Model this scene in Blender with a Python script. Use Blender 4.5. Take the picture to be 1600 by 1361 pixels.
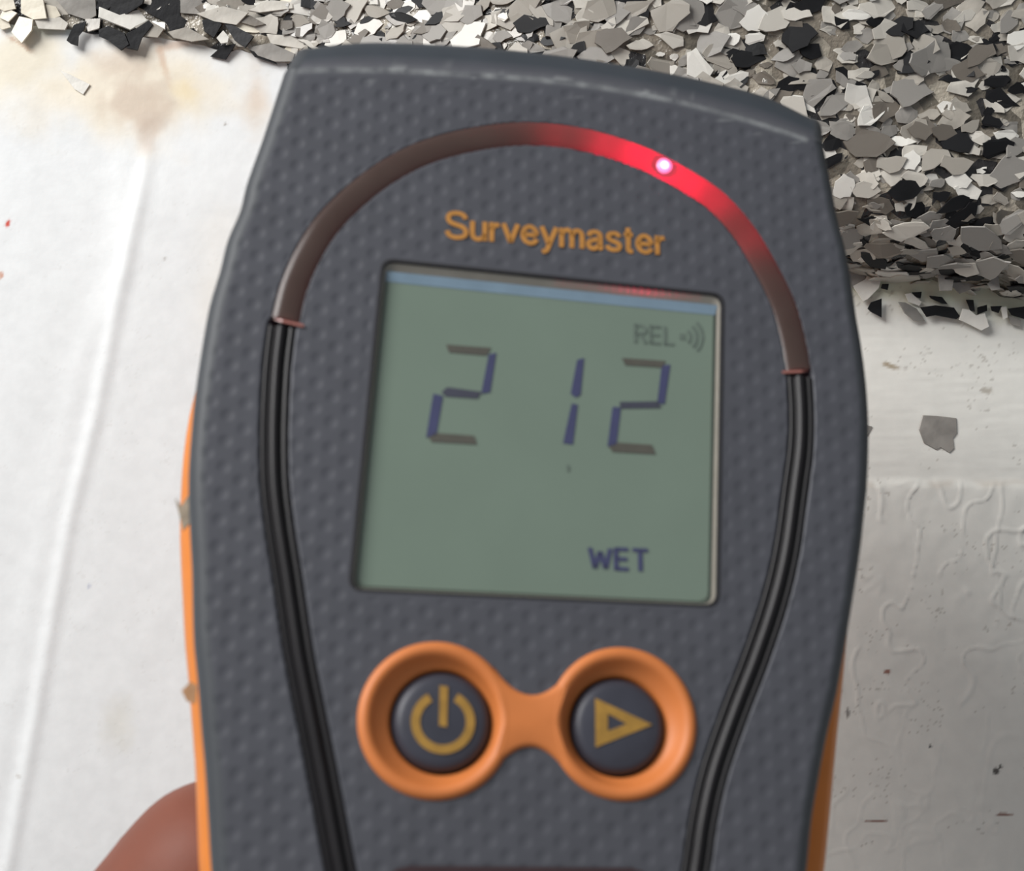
import bpy, math, random
import numpy as np
from mathutils import Matrix, Vector

for o in list(bpy.data.objects):
    bpy.data.objects.remove(o, do_unlink=True)
S = bpy.context.scene
C = S.collection
random.seed(7)
RNG = np.random.default_rng(11)

# ------------------------------------------------------------------ camera
F = 2323.0                      # focal length in pixels of the 1600 x 1361 frame
CX, CY = 800.0, 680.5
cam = bpy.data.cameras.new('camera')
cam.sensor_fit = 'HORIZONTAL'
cam.sensor_width = 36.0
cam.lens = 36.0 * F / 1600.0
cam.clip_start = 0.005
cam.clip_end = 20.0
cam.dof.use_dof = True
cam.dof.focus_distance = 0.186
cam.dof.aperture_fstop = 36.0
camo = bpy.data.objects.new('camera', cam)
camo.location = (0, 0, 0)
camo.rotation_euler = (math.pi / 2, 0, 0)
C.objects.link(camo)
S.camera = camo

# ------------------------------------------------------------------ light
world = bpy.data.worlds.new('world')
S.world = world
world.use_nodes = True
wbg = world.node_tree.nodes['Background']
wbg.inputs['Color'].default_value = (0.90, 0.95, 1.0, 1)
wbg.inputs['Strength'].default_value = 0.30

wl = bpy.data.lights.new('window_light', 'AREA')
wl.shape = 'SQUARE'
wl.size = 0.31
wl.energy = 5.4
wl.color = (1.0, 0.992, 0.98)
wlo = bpy.data.objects.new('window_light', wl)
wlo.location = (-0.36, -0.158, 0.36)
wlo.rotation_euler = (Vector((0.0, 0.19, 0.0)) - Vector(wlo.location)).to_track_quat('-Z', 'Y').to_euler()
C.objects.link(wlo)

S.view_settings.view_transform = 'Standard'
S.view_settings.look = 'None'
S.view_settings.exposure = 0.0
S.view_settings.gamma = 1.0
S.view_settings.use_curve_mapping = False

# ------------------------------------------------------------------ helpers
WALL = 0.195                    # distance of the painted wall from the lens


def s2l(r, g, b):
    def f(c):
        c /= 255.0
        return c / 12.92 if c <= 0.04045 else ((c + 0.055) / 1.055) ** 2.4
    return (f(r), f(g), f(b))


def material(name, col, rough=0.5, spec=0.5, coat=0.0, metal=0.0, noise=0.0, nscale=400.0,
             bump=0.0, bscale=800.0, emit=None, estr=0.0, attr=None, sss=0.0, sssr=(0.004, 0.0015, 0.0008)):
    m = bpy.data.materials.new(name)
    m.use_nodes = True
    nt = m.node_tree
    b = nt.nodes['Principled BSDF']
    b.inputs['Base Color'].default_value = (*col, 1)
    b.inputs['Roughness'].default_value = rough
    b.inputs['Specular IOR Level'].default_value = spec
    b.inputs['Coat Weight'].default_value = coat
    b.inputs['Coat Roughness'].default_value = 0.12
    b.inputs['Metallic'].default_value = metal
    if sss:
        b.inputs['Subsurface Weight'].default_value = sss
        b.inputs['Subsurface Radius'].default_value = (1.0, 0.35, 0.2)
        b.inputs['Subsurface Scale'].default_value = sssr[0]
    tc = nt.nodes.new('ShaderNodeTexCoord')
    src = None
    if attr:
        a = nt.nodes.new('ShaderNodeAttribute')
        a.attribute_name = attr
        src = a.outputs['Color']
        nt.links.new(src, b.inputs['Base Color'])
    if noise > 0:
        n = nt.nodes.new('ShaderNodeTexNoise')
        n.inputs['Scale'].default_value = nscale
        n.inputs['Detail'].default_value = 4
        nt.links.new(tc.outputs['Object'], n.inputs['Vector'])
        mr = nt.nodes.new('ShaderNodeMapRange')
        mr.inputs['From Min'].default_value = 0.3
        mr.inputs['From Max'].default_value = 0.7
        mr.inputs['To Min'].default_value = 1 - noise
        mr.inputs['To Max'].default_value = 1 + noise
        nt.links.new(n.outputs['Fac'], mr.inputs['Value'])
        vm = nt.nodes.new('ShaderNodeVectorMath')
        vm.operation = 'SCALE'
        if src:
            nt.links.new(src, vm.inputs[0])
        else:
            vm.inputs[0].default_value = col
        nt.links.new(mr.outputs['Result'], vm.inputs['Scale'])
        nt.links.new(vm.outputs['Vector'], b.inputs['Base Color'])
    if bump > 0:
        n2 = nt.nodes.new('ShaderNodeTexNoise')
        n2.inputs['Scale'].default_value = bscale
        n2.inputs['Detail'].default_value = 5
        nt.links.new(tc.outputs['Object'], n2.inputs['Vector'])
        bp = nt.nodes.new('ShaderNodeBump')
        bp.inputs['Strength'].default_value = bump
        bp.inputs['Distance'].default_value = 0.0003
        nt.links.new(n2.outputs['Fac'], bp.inputs['Height'])
        nt.links.new(bp.outputs['Normal'], b.inputs['Normal'])
    if emit:
        b.inputs['Emission Color'].default_value = (*emit, 1)
        b.inputs['Emission Strength'].default_value = estr
    return m


def mesh(name, verts, faces, smooth=False, col=None):
    me = bpy.data.meshes.new(name)
    me.from_pydata([tuple(map(float, v)) for v in verts], [], [tuple(map(int, f)) for f in faces])
    if smooth:
        me.polygons.foreach_set('use_smooth', [True] * len(me.polygons))
    if col is not None:
        a = me.color_attributes.new('tint', 'FLOAT_COLOR', 'POINT')
        a.data.foreach_set('color', np.c_[col, np.ones(len(col))].astype(np.float32).ravel())
    me.update()
    return me


def obj(name, me, mat=None, parent=None, mw=None):
    o = bpy.data.objects.new(name, me)
    C.objects.link(o)
    if mat is not None:
        me.materials.append(mat)
    if parent is not None:
        o.parent = parent
    if mw is not None:
        o.matrix_basis = mw
    return o


def tag(o, label=None, cat=None, group=None, kind=None):
    if label: o['label'] = label
    if cat: o['category'] = cat
    if group: o['group'] = group
    if kind: o['kind'] = kind
    return o


def grid_faces(nr, nc, flip=False):
    i, j = np.meshgrid(np.arange(nr - 1), np.arange(nc - 1), indexing='ij')
    a = (i * nc + j).ravel()
    f = np.stack([a, a + 1, a + nc + 1, a + nc], 1)
    return f[:, ::-1] if flip else f


def wpt(px, py, d=WALL):
    return np.array([(px - CX) / F * d, d, (CY - py) / F * d])


def wx(px): return (px - CX) / F * WALL
def wz(py): return (CY - py) / F * WALL


_lat = RNG.random((256, 256))


def vnoise(x, y, seed=0):
    """smooth value noise in -1..1"""
    x = np.asarray(x) + seed * 17.13
    y = np.asarray(y) + seed * 31.7
    xi = np.floor(x).astype(int); yi = np.floor(y).astype(int)
    fx = x - xi; fy = y - yi
    fx = fx * fx * (3 - 2 * fx); fy = fy * fy * (3 - 2 * fy)
    g = lambda a, b: _lat[a % 256, b % 256]
    v = (g(xi, yi) * (1 - fx) + g(xi + 1, yi) * fx) * (1 - fy) + (g(xi, yi + 1) * (1 - fx) + g(xi + 1, yi + 1) * fx) * fy
    return v * 2 - 1


def fbm(x, y, seed=0, o=4):
    r = 0; a = 1; t = 0
    for k in range(o):
        r = r + a * vnoise(x * 2 ** k, y * 2 ** k, seed + k); t += a; a *= 0.5
    return r / t


def sstep(a, b, x):
    t = np.clip((x - a) / (b - a), 0, 1)
    return t * t * (3 - 2 * t)


def polydist(X, Y, pts):
    """distance to a polyline"""
    d = np.full(X.shape, 1e9)
    for (x0, y0), (x1, y1) in zip(pts[:-1], pts[1:]):
        vx, vy = x1 - x0, y1 - y0
        L = vx * vx + vy * vy + 1e-20
        t = np.clip(((X - x0) * vx + (Y - y0) * vy) / L, 0, 1)
        d = np.minimum(d, np.hypot(X - x0 - t * vx, Y - y0 - t * vy))
    return d


def smooth_curve(pts, n):
    """Catmull-Rom through pts, resampled to n points by length"""
    p = np.array(pts, float)
    q = np.vstack([2 * p[0] - p[1], p, 2 * p[-1] - p[-2]])
    out = []
    for i in range(1, len(q) - 2):
        for t in np.linspace(0, 1, 16, endpoint=False):
            a, b, c, d = q[i - 1], q[i], q[i + 1], q[i + 2]
            out.append(0.5 * (2 * b + (c - a) * t + (2 * a - 5 * b + 4 * c - d) * t * t + (3 * b - a - 3 * c + d) * t ** 3))
    out.append(p[-1])
    out = np.array(out)
    s = np.r_[0, np.cumsum(np.linalg.norm(np.diff(out, axis=0), axis=1))]
    u = np.linspace(0, s[-1], n)
    return np.stack([np.interp(u, s, out[:, k]) for k in range(p.shape[1])], 1)


# ================================================================== SETTING
# lower edge of the flake coating, in the wall plane
EDGE = np.array([(-3000, -420), (-600, -60), (-100, 18), (0, 34), (100, 48), (200, 52), (300, 66), (400, 84), (480, 108), (600, 150), (760, 220),
                 (1000, 325), (1150, 385), (1310, 424), (1400, 436), (1500, 446), (1600, 466), (1750, 486), (2200, 560), (4000, 800)], float)
EX = wx(EDGE[:, 0]); EZ = wz(EDGE[:, 1])


def edge_z(x):
    return np.interp(x, EX, EZ)


# --- the white painted wall: relief and stains
def axis(lo, hi, step, far):
    core = np.arange(lo, hi + step, step)
    a = lo - (np.geomspace(1, 1 + far / 0.02, 14) - 1)[1:][::-1] * 0.02
    b = hi + (np.geomspace(1, 1 + far / 0.02, 14) - 1)[1:] * 0.02
    return np.r_[a, core, b]


gx = axis(wx(-60), wx(1660), 0.00027, 0.5)
gz = axis(wz(1420), wz(-40), 0.00027, 0.5)
X, Z = np.meshgrid(gx, gz)
PX = X / WALL * F + CX
PY = CY - Z / WALL * F
right = sstep(650, 950, PX)
h = 0.00005 * fbm(PX / 60, PY / 60, 3)
# thick brushed paint: wrinkles on the lower right
low = sstep(742 + 14 * fbm(PX / 90, PY * 0 + 3, 5), 764, PY) * right
w1 = fbm(PX / 60 + 0.5 * vnoise(PX / 40, PY / 40, 9), PY / 95, 21, 2)
w2 = fbm(PX / 44, PY / 70 + 0.4 * vnoise(PX / 50, PY / 50, 4), 33, 2)
fade = 1.0 - 0.55 * sstep(1000, 1200, PY)
h += low * fade * (0.00016 * np.exp(-(w1 / 0.045) ** 2) * sstep(-0.35, 0.1, vnoise(PX / 70, PY / 70, 44)) + 0.00016 * np.exp(-(w2 / 0.05) ** 2) * sstep(-0.2, 0.2, vnoise(PX / 60, PY / 60, 47)) + 0.00010 * fbm(PX / 30, PY / 30, 41, 2))
h += low * 0.0004
# fine brush drag on the upper right
h += right * (1 - low) * 0.000035 * fbm(PX / 45, PY / 7, 51, 3)
# long ridges in the paint of the left side
rl1 = np.array([(300, -200), (258, 120), (236, 220), (215, 330), (185, 470), (150, 650), (112, 800), (85, 950), (58, 1110), (32, 1250), (12, 1361), (-40, 1600)], float)
rl2 = np.array([(190, 420), (128, 560), (96, 700), (70, 820), (44, 960), (20, 1090), (-30, 1300)], float)
rd1 = np.interp(PY, rl1[:, 1], rl1[:, 0]); rd2 = np.interp(PY, rl2[:, 1], rl2[:, 0])
vis = sstep(190, 330, PY) * (1 - right)
h += vis * (0.00028 * np.exp(-((PX - rd1) / 13) ** 2) + 0.0003 * sstep(-60, 40, PX - rd1))
h += vis * 0.00012 * np.exp(-((PX - rd2) / 22) ** 2)
h += (1 - right) * 0.00018 * fbm(PX / 160, PY / 400, 61, 2)

white = np.array(s2l(229, 231, 231)) * np.ones(PX.shape + (3,))
offw = np.array(s2l(226, 225, 218))
col = white * (1 - right[..., None]) + offw * right[..., None]


def paint(mask, rgb):
    global col
    m = np.clip(mask, 0, 1)[..., None]
    col = col * (1 - m) + np.array(s2l(*rgb)) * m


def blob(x, y, rx, ry, soft=0.5, warp=0.35, sc=35.0, seed=0, rot=0.0):
    c, s = math.cos(rot), math.sin(rot)
    dx, dy = PX - x, PY - y
    u = (dx * c + dy * s) / rx; v = (-dx * s + dy * c) / ry
    d = np.hypot(u, v) + warp * fbm(PX / sc, PY / sc, seed + 70, 3)
    return 1 - sstep(1 - soft, 1 + soft * 0.3, d)


below = EDGE[:, 1]
eb = PY - np.interp(PX, EDGE[:, 0], EDGE[:, 1])
lf = 1 - sstep(440, 700, PX)
paint(0.92 * blob(200, 130, 230, 95, 0.8, 0.5, 60, 1) * lf, (232, 222, 202))
paint(0.80 * blob(215, 160, 70, 45, 0.7, 0.5, 30, 2), (203, 186, 168))
paint(0.55 * blob(232, 205, 26, 42, 0.8, 0.4, 22, 3, 0.3), (193, 174, 158))
paint(0.70 * blob(190, 95, 60, 32, 0.8, 0.5, 26, 4), (206, 190, 172))
paint(0.75 * blob(400, 150, 24, 75, 0.9, 0.5, 30, 5), (217, 200, 182))
paint(0.55 * blob(290, 145, 22, 32, 0.8, 0.5, 24, 6), (232, 212, 165))
paint(0.55 * blob(255, 95, 9, 48, 0.8, 0.5, 14, 7, -0.25), (196, 158, 128))
paint(0.50 * blob(280, 68, 42, 9, 0.8, 0.5, 14, 8, -0.2), (190, 150, 120))
paint(0.8 * blob(40, 95, 70, 60, 0.7, 0.5, 40, 9), (226, 217, 196))
paint(0.6 * blob(28, 66, 26, 4, 0.8, 0.9, 10, 10, 0.6), (176, 130, 96))
paint(0.7 * blob(50, 22, 70, 30, 0.6, 0.5, 30, 12), (206, 210, 186))
paint(0.30 * blob(345, 480, 60, 160, 0.9, 0.5, 60, 13), (232, 224, 208))
paint(0.30 * blob(185, 1130, 30, 45, 0.9, 0.5, 22, 14), (205, 200, 180))
# pale green primer band beside the flakes
paint(0.85 * sstep(-60, -30, eb) * (1 - sstep(18 + 10 * fbm(PX / 22, PY / 40, 15), 36, eb)) * right, (196, 204, 180))
paint(0.5 * (1 - sstep(28, 60, eb + 16 * fbm(PX / 20, PY / 20, 16))) * right, (214, 212, 192))
# brown line where the thick paint starts, dirt and rust marks
paint(0.35 * np.exp(-((PY - 753 - 8 * fbm(PX / 60, PX * 0, 17)) / 6) ** 2) * right * sstep(0.0, 0.3, vnoise(PX / 40, PY / 30, 18) + 0.2), (170, 155, 138))
paint(0.8 * blob(1392, 572, 13, 4, 0.7, 0.7, 8, 19, 0.3), (150, 132, 104))
paint(0.9 * blob(1368, 1282, 22, 2.4, 0.5, 0.6, 9, 20, -0.05), (120, 66, 48))
paint(0.9 * blob(1574, 1271, 16, 2.4, 0.5, 0.6, 9, 21, 0.0), (120, 66, 48))
paint(0.9 * blob(1386, 1049, 7, 4, 0.5, 0.6, 6, 22), (140, 84, 66))
paint(1.0 * blob(1555, 1204, 6, 6, 0.5, 0.3, 6, 23), (92, 88, 84))
paint(1.0 * blob(1562, 1197, 3, 3, 0.5, 0.2, 6, 24), (40, 38, 36))
paint(1.0 * blob(1452, 1165, 3, 3, 0.5, 0.2, 6, 25), (40, 38, 36))
paint(0.8 * blob(1324, 1112, 4, 9, 0.6, 0.6, 6, 26), (96, 88, 82))
paint(0.7 * blob(1540, 610, 10, 5, 0.7, 0.8, 7, 27), (160, 152, 138))
paint(1.0 * blob(13, 350, 4.5, 7, 0.5, 0.4, 6, 28, 0.3), (205, 74, 58))
paint(0.8 * blob(2, 430, 4, 6, 0.5, 0.4, 6, 29), (200, 140, 110))
paint(0.6 * blob(140, 916, 4, 5, 0.7, 0.3, 6, 30), (170, 176, 196))
paint(0.6 * blob(30, 1212, 6, 4, 0.7, 0.3, 6, 31, 0.6), (190, 186, 180))
paint(0.7 * blob(258, 405, 5, 3, 0.7, 0.4, 6, 32), (150, 142, 132))
paint(0.7 * blob(352, 194, 3, 3, 0.7, 0.4, 6, 34), (140, 130, 118))
spk = sstep(0.60, 0.78, vnoise((PX * 0.87 + PY * 0.5) / 4.1, (PY * 0.87 - PX * 0.5) / 3.6, 81)) * sstep(0.25, 0.6, vnoise(PX / 37 + 0.6 * vnoise(PX / 9, PY / 9, 84), PY / 31, 82))
paint(0.4 * spk * right, (128, 118, 104))
paint(0.12 * spk * (1 - right), (170, 165, 155))

col = col * (0.93 + 0.07 * right[..., None])
wall_m = material('white_wall_paint', (0.8, 0.8, 0.8), rough=0.42, spec=0.4, noise=0.03, nscale=500, bump=0.05, bscale=1600, attr='tint')
wv = np.stack([X, WALL - h, Z], -1).reshape(-1, 3)
wall = obj('wall_back', mesh('wall_back', wv, grid_faces(len(gz), len(gx)), True, col.reshape(-1, 3)), wall_m)
tag(wall, 'white painted wall with stains on the left and wrinkled paint lower right', 'wall', kind='structure')

# --- the flake coated ledge along the top
BW = lambda x: 0.0025 + 0.0095 * sstep(wx(430), wx(900), x)
BP = lambda x: 0.0004 + 0.0131 * sstep(wx(430), wx(900), x)


def ledge(x, s):
    """s: 0..1 round the nose, then metres*100 above it"""
    x = np.asarray(x, float); s = np.asarray(s, float)
    th = np.clip(s, 0, 1) * math.pi / 2
    up = BW(x) * (1 - np.cos(th)) + np.maximum(s - 1, 0) * 0.01
    out = BP(x) * np.sin(th) + 0.0004 * fbm(x * 260, up * 260 + 5, 91, 2) * np.clip(s * 2, 0, 1) + 0.0012 * sstep(1, 4, s)
    jag = 0.0006 * fbm(x * 420, x * 0 + 7.7, 92, 2)
    return np.stack([x, WALL - out, edge_z(x) + jag + up], -1)


lx = axis(wx(-60), wx(1660), 0.0006, 0.45)
ls = np.r_[np.linspace(0, 1, 22), 1 + np.linspace(0.08, 7, 90), 9, 12, 20, 34]
LX, LS = np.meshgrid(lx, ls)
LV = ledge(LX, LS)
# close the top back to the wall
top = LV[-1].copy(); top[:, 1] = WALL
bot = LV[0].copy(); bot[:, 1] = WALL + 0.001
LV = np.concatenate([bot[None], LV, top[None]])

resin = bpy.data.materials.new('flake_resin')
resin.use_nodes = True
nt = resin.node_tree
bs = nt.nodes['Principled BSDF']
tc = nt.nodes.new('ShaderNodeTexCoord')
vo = nt.nodes.new('ShaderNodeTexVoronoi')
vo.inputs['Scale'].default_value = 420
nt.links.new(tc.outputs['Object'], vo.inputs['Vector'])
sep = nt.nodes.new('ShaderNodeSeparateColor')
nt.links.new(vo.outputs['Color'], sep.inputs['Color'])
rp = nt.nodes.new('ShaderNodeValToRGB')
rp.color_ramp.interpolation = 'CONSTANT'
els = rp.color_ramp.elements
els[0].position = 0; els[0].color = (*s2l(42, 40, 40), 1)
els[1].position = 0.22; els[1].color = (*s2l(96, 90, 80), 1)
e = els.new(0.5); e.color = (*s2l(124, 116, 104), 1)
e = els.new(0.82); e.color = (*s2l(158, 150, 136), 1)
nt.links.new(sep.outputs['Red'], rp.inputs['Fac'])
nt.links.new(rp.outputs['Color'], bs.inputs['Base Color'])
bs.inputs['Roughness'].default_value = 0.22
rn = nt.nodes.new('ShaderNodeTexNoise'); rn.inputs['Scale'].default_value = 1500; rn.inputs['Detail'].default_value = 3
nt.links.new(tc.outputs['Object'], rn.inputs['Vector'])
rb = nt.nodes.new('ShaderNodeBump'); rb.inputs['Strength'].default_value = 0.7; rb.inputs['Distance'].default_value = 0.0004
nt.links.new(rn.outputs['Fac'], rb.inputs['Height']); nt.links.new(rb.outputs['Normal'], bs.inputs['Normal'])
ledge_o = obj('trim_1', mesh('trim_1', LV.reshape(-1, 3), grid_faces(LV.shape[0], LV.shape[1]), True), resin)
tag(ledge_o, 'ledge along the top coated in black, grey and white paint flakes', 'flake ledge', kind='structure')

FM = {
    'k': material('black_flake', s2l(20, 20, 22), rough=0.5, spec=0.25, noise=0.35, nscale=500, bump=0.2, bscale=900),
    'd': material('dark_grey_flake', s2l(104, 97, 88), rough=0.38, coat=0.15, noise=0.32, nscale=300, bump=0.25, bscale=700),
    'g': material('mid_grey_flake', s2l(140, 136, 130), rough=0.38, coat=0.15, noise=0.26, nscale=300, bump=0.25, bscale=700),
    'b': material('warm_grey_flake', s2l(156, 150, 140), rough=0.38, coat=0.15, noise=0.26, nscale=300, bump=0.25, bscale=700),
    'l': material('light_grey_flake', s2l(188, 183, 173), rough=0.38, coat=0.15, noise=0.20, nscale=300, bump=0.25, bscale=700),
    'w': material('white_flake', s2l(214, 211, 203), rough=0.40, coat=0.1, noise=0.10, nscale=300, bump=0.3, bscale=700),
    'c': material('cream_flake', s2l(212, 204, 186), rough=0.40, coat=0.1, noise=0.10, nscale=300, bump=0.3, bscale=700),
}


def flake_outline(rs):
    n = rs.randint(5, 7)
    a0 = rs.uniform(0, 6.28)
    pts = []
    el = rs.uniform(0.34, 0.78)
    for i in range(n):
        a = a0 + (i + rs.uniform(-0.32, 0.32)) / n * 2 * math.pi
        r = rs.uniform(0.62, 1.05)
        pts.append((r * math.cos(a), el * r * math.sin(a)))
    rag = []
    for i in range(n):
        (x0, y0), (x1, y1) = pts[i], pts[(i + 1) % n]
        rag.append((x0, y0))
        t = rs.uniform(0.3, 0.7); k = rs.uniform(-0.10, 0.07)
        rag.append((x0 + (x1 - x0) * t + (y1 - y0) * k, y0 + (y1 - y0) * t - (x1 - x0) * k))
    return rag


def prism(pts, t, bend=None):
    n = len(pts)
    v = [(x, y, 0) for x, y in pts] + [(x * 0.97, y * 0.97, t) for x, y in pts]
    if bend:
        v = [(x, y, z + bend(x, y)) for x, y, z in v]
    f = [tuple(range(n - 1, -1, -1)), tuple(range(n, 2 * n))]
    f += [(i, (i + 1) % n, n + (i + 1) % n, n + i) for i in range(n)]
    return v, f


rs = random.Random(5)
BASE = []
for k in range(24):
    kx, ky = rs.uniform(-0.18, 0.12), rs.uniform(-0.18, 0.12)
    v, f = prism(flake_outline(rs), 0.06, lambda x, y: kx * x * x + ky * y * y)
    BASE.append((np.array(v), f))
BASE_ME = []
for v, f in BASE:
    me = mesh('flake', v, f)
    me.materials.append(FM['g'])
    BASE_ME.append(me)


def frame_on_ledge(x, s, lift, size, tilt):
    p = ledge(x, s)
    px_ = ledge(x + 0.0008, s) - ledge(x - 0.0008, s)
    ps = ledge(x, s + 0.08) - ledge(x, max(s - 0.08, 0))
    n = np.cross(px_, ps); n /= np.linalg.norm(n)
    if n[1] > 0.3: n = -n
    n = Vector(n)
    n = (n + Vector((rs.gauss(0, tilt), rs.gauss(0, tilt), rs.gauss(0, tilt)))).normalized()
    t = Vector((1, 0, 0)); t = (t - n * t.dot(n)).normalized()
    b = n.cross(t)
    a = rs.gauss(0.10, 0.38) + (math.pi if rs.random() < 0.5 else 0.0)
    t2 = t * math.cos(a) + b * math.sin(a)
    b2 = n.cross(t2)
    M = Matrix((t2, b2, n)).transposed().to_4x4()
    M.translation = Vector(p) + n * lift
    return M @ Matrix.Diagonal((size, size, size, 1))


def pick(left):
    r = rs.random()
    tab = [('k', .27), ('d', .05), ('g', .17), ('b', .12), ('l', .19), ('w', .14), ('c', .06)] if left else \
          [('k', .205), ('d', .11), ('g', .21), ('b', .20), ('l', .19), ('w', .085)]
    for k, p in tab:
        if r < p: return k
        r -= p
    return 'b'


def arc_len(x):
    return (BW(x) + BP(x)) * 0.8


# the uncountable lower layers, joined
allv = {k: [] for k in FM}; allf = {k: [] for k in FM}; cnt = {k: 0 for k in FM}
for i in range(5200):
    x = rs.uniform(wx(-420), wx(2020))
    smax = 1 + (wz(-260) - edge_z(x)) / 0.01
    if smax < 1.05: continue
    nose = arc_len(x)
    tot = nose + (smax - 1) * 0.01
    u = rs.uniform(0.0003, tot)
    s = u / nose if u < nose else 1 + (u - nose) / 0.01
    if x < wx(430) and (s - 1) * 0.01 < 0.0016: continue
    size = rs.choice((rs.uniform(0.0006, 0.0012), rs.uniform(0.0010, 0.0022), rs.uniform(0.0014, 0.0026)))
    M = frame_on_ledge(x, float(s), rs.uniform(0.0, 0.0002), size, 0.09)
    k = pick(x < wx(470))
    v, f = BASE[rs.randrange(24)]
    A = np.array(M)
    vv = v @ A[:3, :3].T + A[:3, 3]
    allv[k].append(vv); allf[k] += [tuple(i2 + cnt[k] for i2 in q) for q in f]; cnt[k] += len(vv)
keys = list(FM)
V = []; FF = []; MI = []; off = 0
for mi, k in enumerate(keys):
    if not allv[k]: continue
    vv = np.concatenate(allv[k])
    V.append(vv)
    FF += [tuple(i2 + off for i2 in q) for q in allf[k]]
    MI += [mi] * len(allf[k])
    off += len(vv)
me = mesh('flake_bed', np.concatenate(V), FF)
for k in keys: me.materials.append(FM[k])
me.polygons.foreach_set('material_index', MI)
fb = obj('flake_bed', me, None, ledge_o)
fb['kind'] = 'stuff'


def place_flake(px, py, pts_px, key, parent, d=None, lift=0.0003, tilt=(0, 0), thick=0.00022):
    """one flake traced in the plane of the wall at distance d"""
    dd = WALL - lift if d is None else d
    c = wpt(px, py, dd)
    pts = [((x - px) / F * dd, -(y - py) / F * dd) for x, y in pts_px]
    # orientation: counter-clockwise
    ar = sum(pts[i][0] * pts[(i + 1) % len(pts)][1] - pts[(i + 1) % len(pts)][0] * pts[i][1] for i in range(len(pts)))
    if ar < 0: pts = pts[::-1]
    v, f = prism(pts, thick)
    me = mesh('flake', v, f)
    me.materials.append(FM[key])
    R = Matrix.Rotation(math.pi / 2 + tilt[0], 4, 'X') @ Matrix.Rotation(tilt[1], 4, 'Y')
    return obj('flake', me, None, parent, Matrix.Translation(Vector(c)) @ R)


def zz(pts, sc, ox, oy):
    return [(ox + x * sc, oy + y * sc) for x, y in pts]


HAND = []
RZ = lambda pts: zz(pts, 0.3527, 1200, 380)
LZ = lambda pts: zz(pts, 0.3526, 0, 0)
for key, pts in [
    ('g', [(350, 110), (440, 110), (440, 165), (375, 200), (355, 170)]),
    ('w', [(375, 190), (430, 160), (450, 120), (500, 165), (490, 200), (440, 250), (420, 260)]),
    ('k', [(505, 180), (535, 180), (530, 208), (500, 200)]),
    ('k', [(440, 290), (455, 262), (503, 245), (503, 330), (455, 305)]),
    ('g', [(565, 260), (600, 262), (660, 290), (705, 345), (650, 345), (600, 310)]),
    ('w', [(605, 225), (630, 220), (680, 260), (670, 278), (620, 260)]),
    ('k', [(635, 218), (680, 215), (675, 245), (655, 240)]),
    ('k', [(712, 232), (770, 238), (795, 270), (770, 268), (720, 245)]),
    ('k', [(672, 285), (740, 275), (825, 285), (852, 325), (835, 337), (740, 320), (700, 328)]),
    ('w', [(860, 290), (890, 295), (920, 320), (960, 310), (980, 370), (945, 388), (880, 355), (845, 340)]),
    ('k', [(878, 250), (910, 252), (915, 305), (895, 300)]),
    ('k', [(925, 285), (970, 272), (970, 300), (925, 318)]),
    ('k', [(985, 280), (1035, 278), (1020, 310), (990, 300)]),
    ('w', [(1030, 285), (1055, 280), (1060, 330), (1040, 340)]),
    ('k', [(1060, 290), (1150, 278), (1150, 340), (1080, 320)]),
    ('g', [(1060, 320), (1120, 340), (1115, 370), (1075, 360)]),
    ('g', [(740, 85), (833, 95), (815, 210), (760, 212)]),
    ('g', [(830, 150), (910, 135), (970, 180), (900, 205), (850, 225), (815, 190)]),
    ('g', [(970, 180), (1015, 135), (1028, 205), (990, 210)]),
]:
    HAND.append((key, RZ(pts), ledge_o))
CHIP = [('g', RZ([(685, 762), (750, 765), (835, 775), (838, 840), (820, 865), (825, 910), (805, 930), (765, 905), (745, 915), (690, 885), (668, 825)]), wall),
        ('g', RZ([(405, 800), (462, 812), (440, 850), (405, 860)]), wall),
        ('w', LZ([(265, 310), (310, 330), (400, 375), (370, 420), (330, 395)]), wall)]
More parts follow.
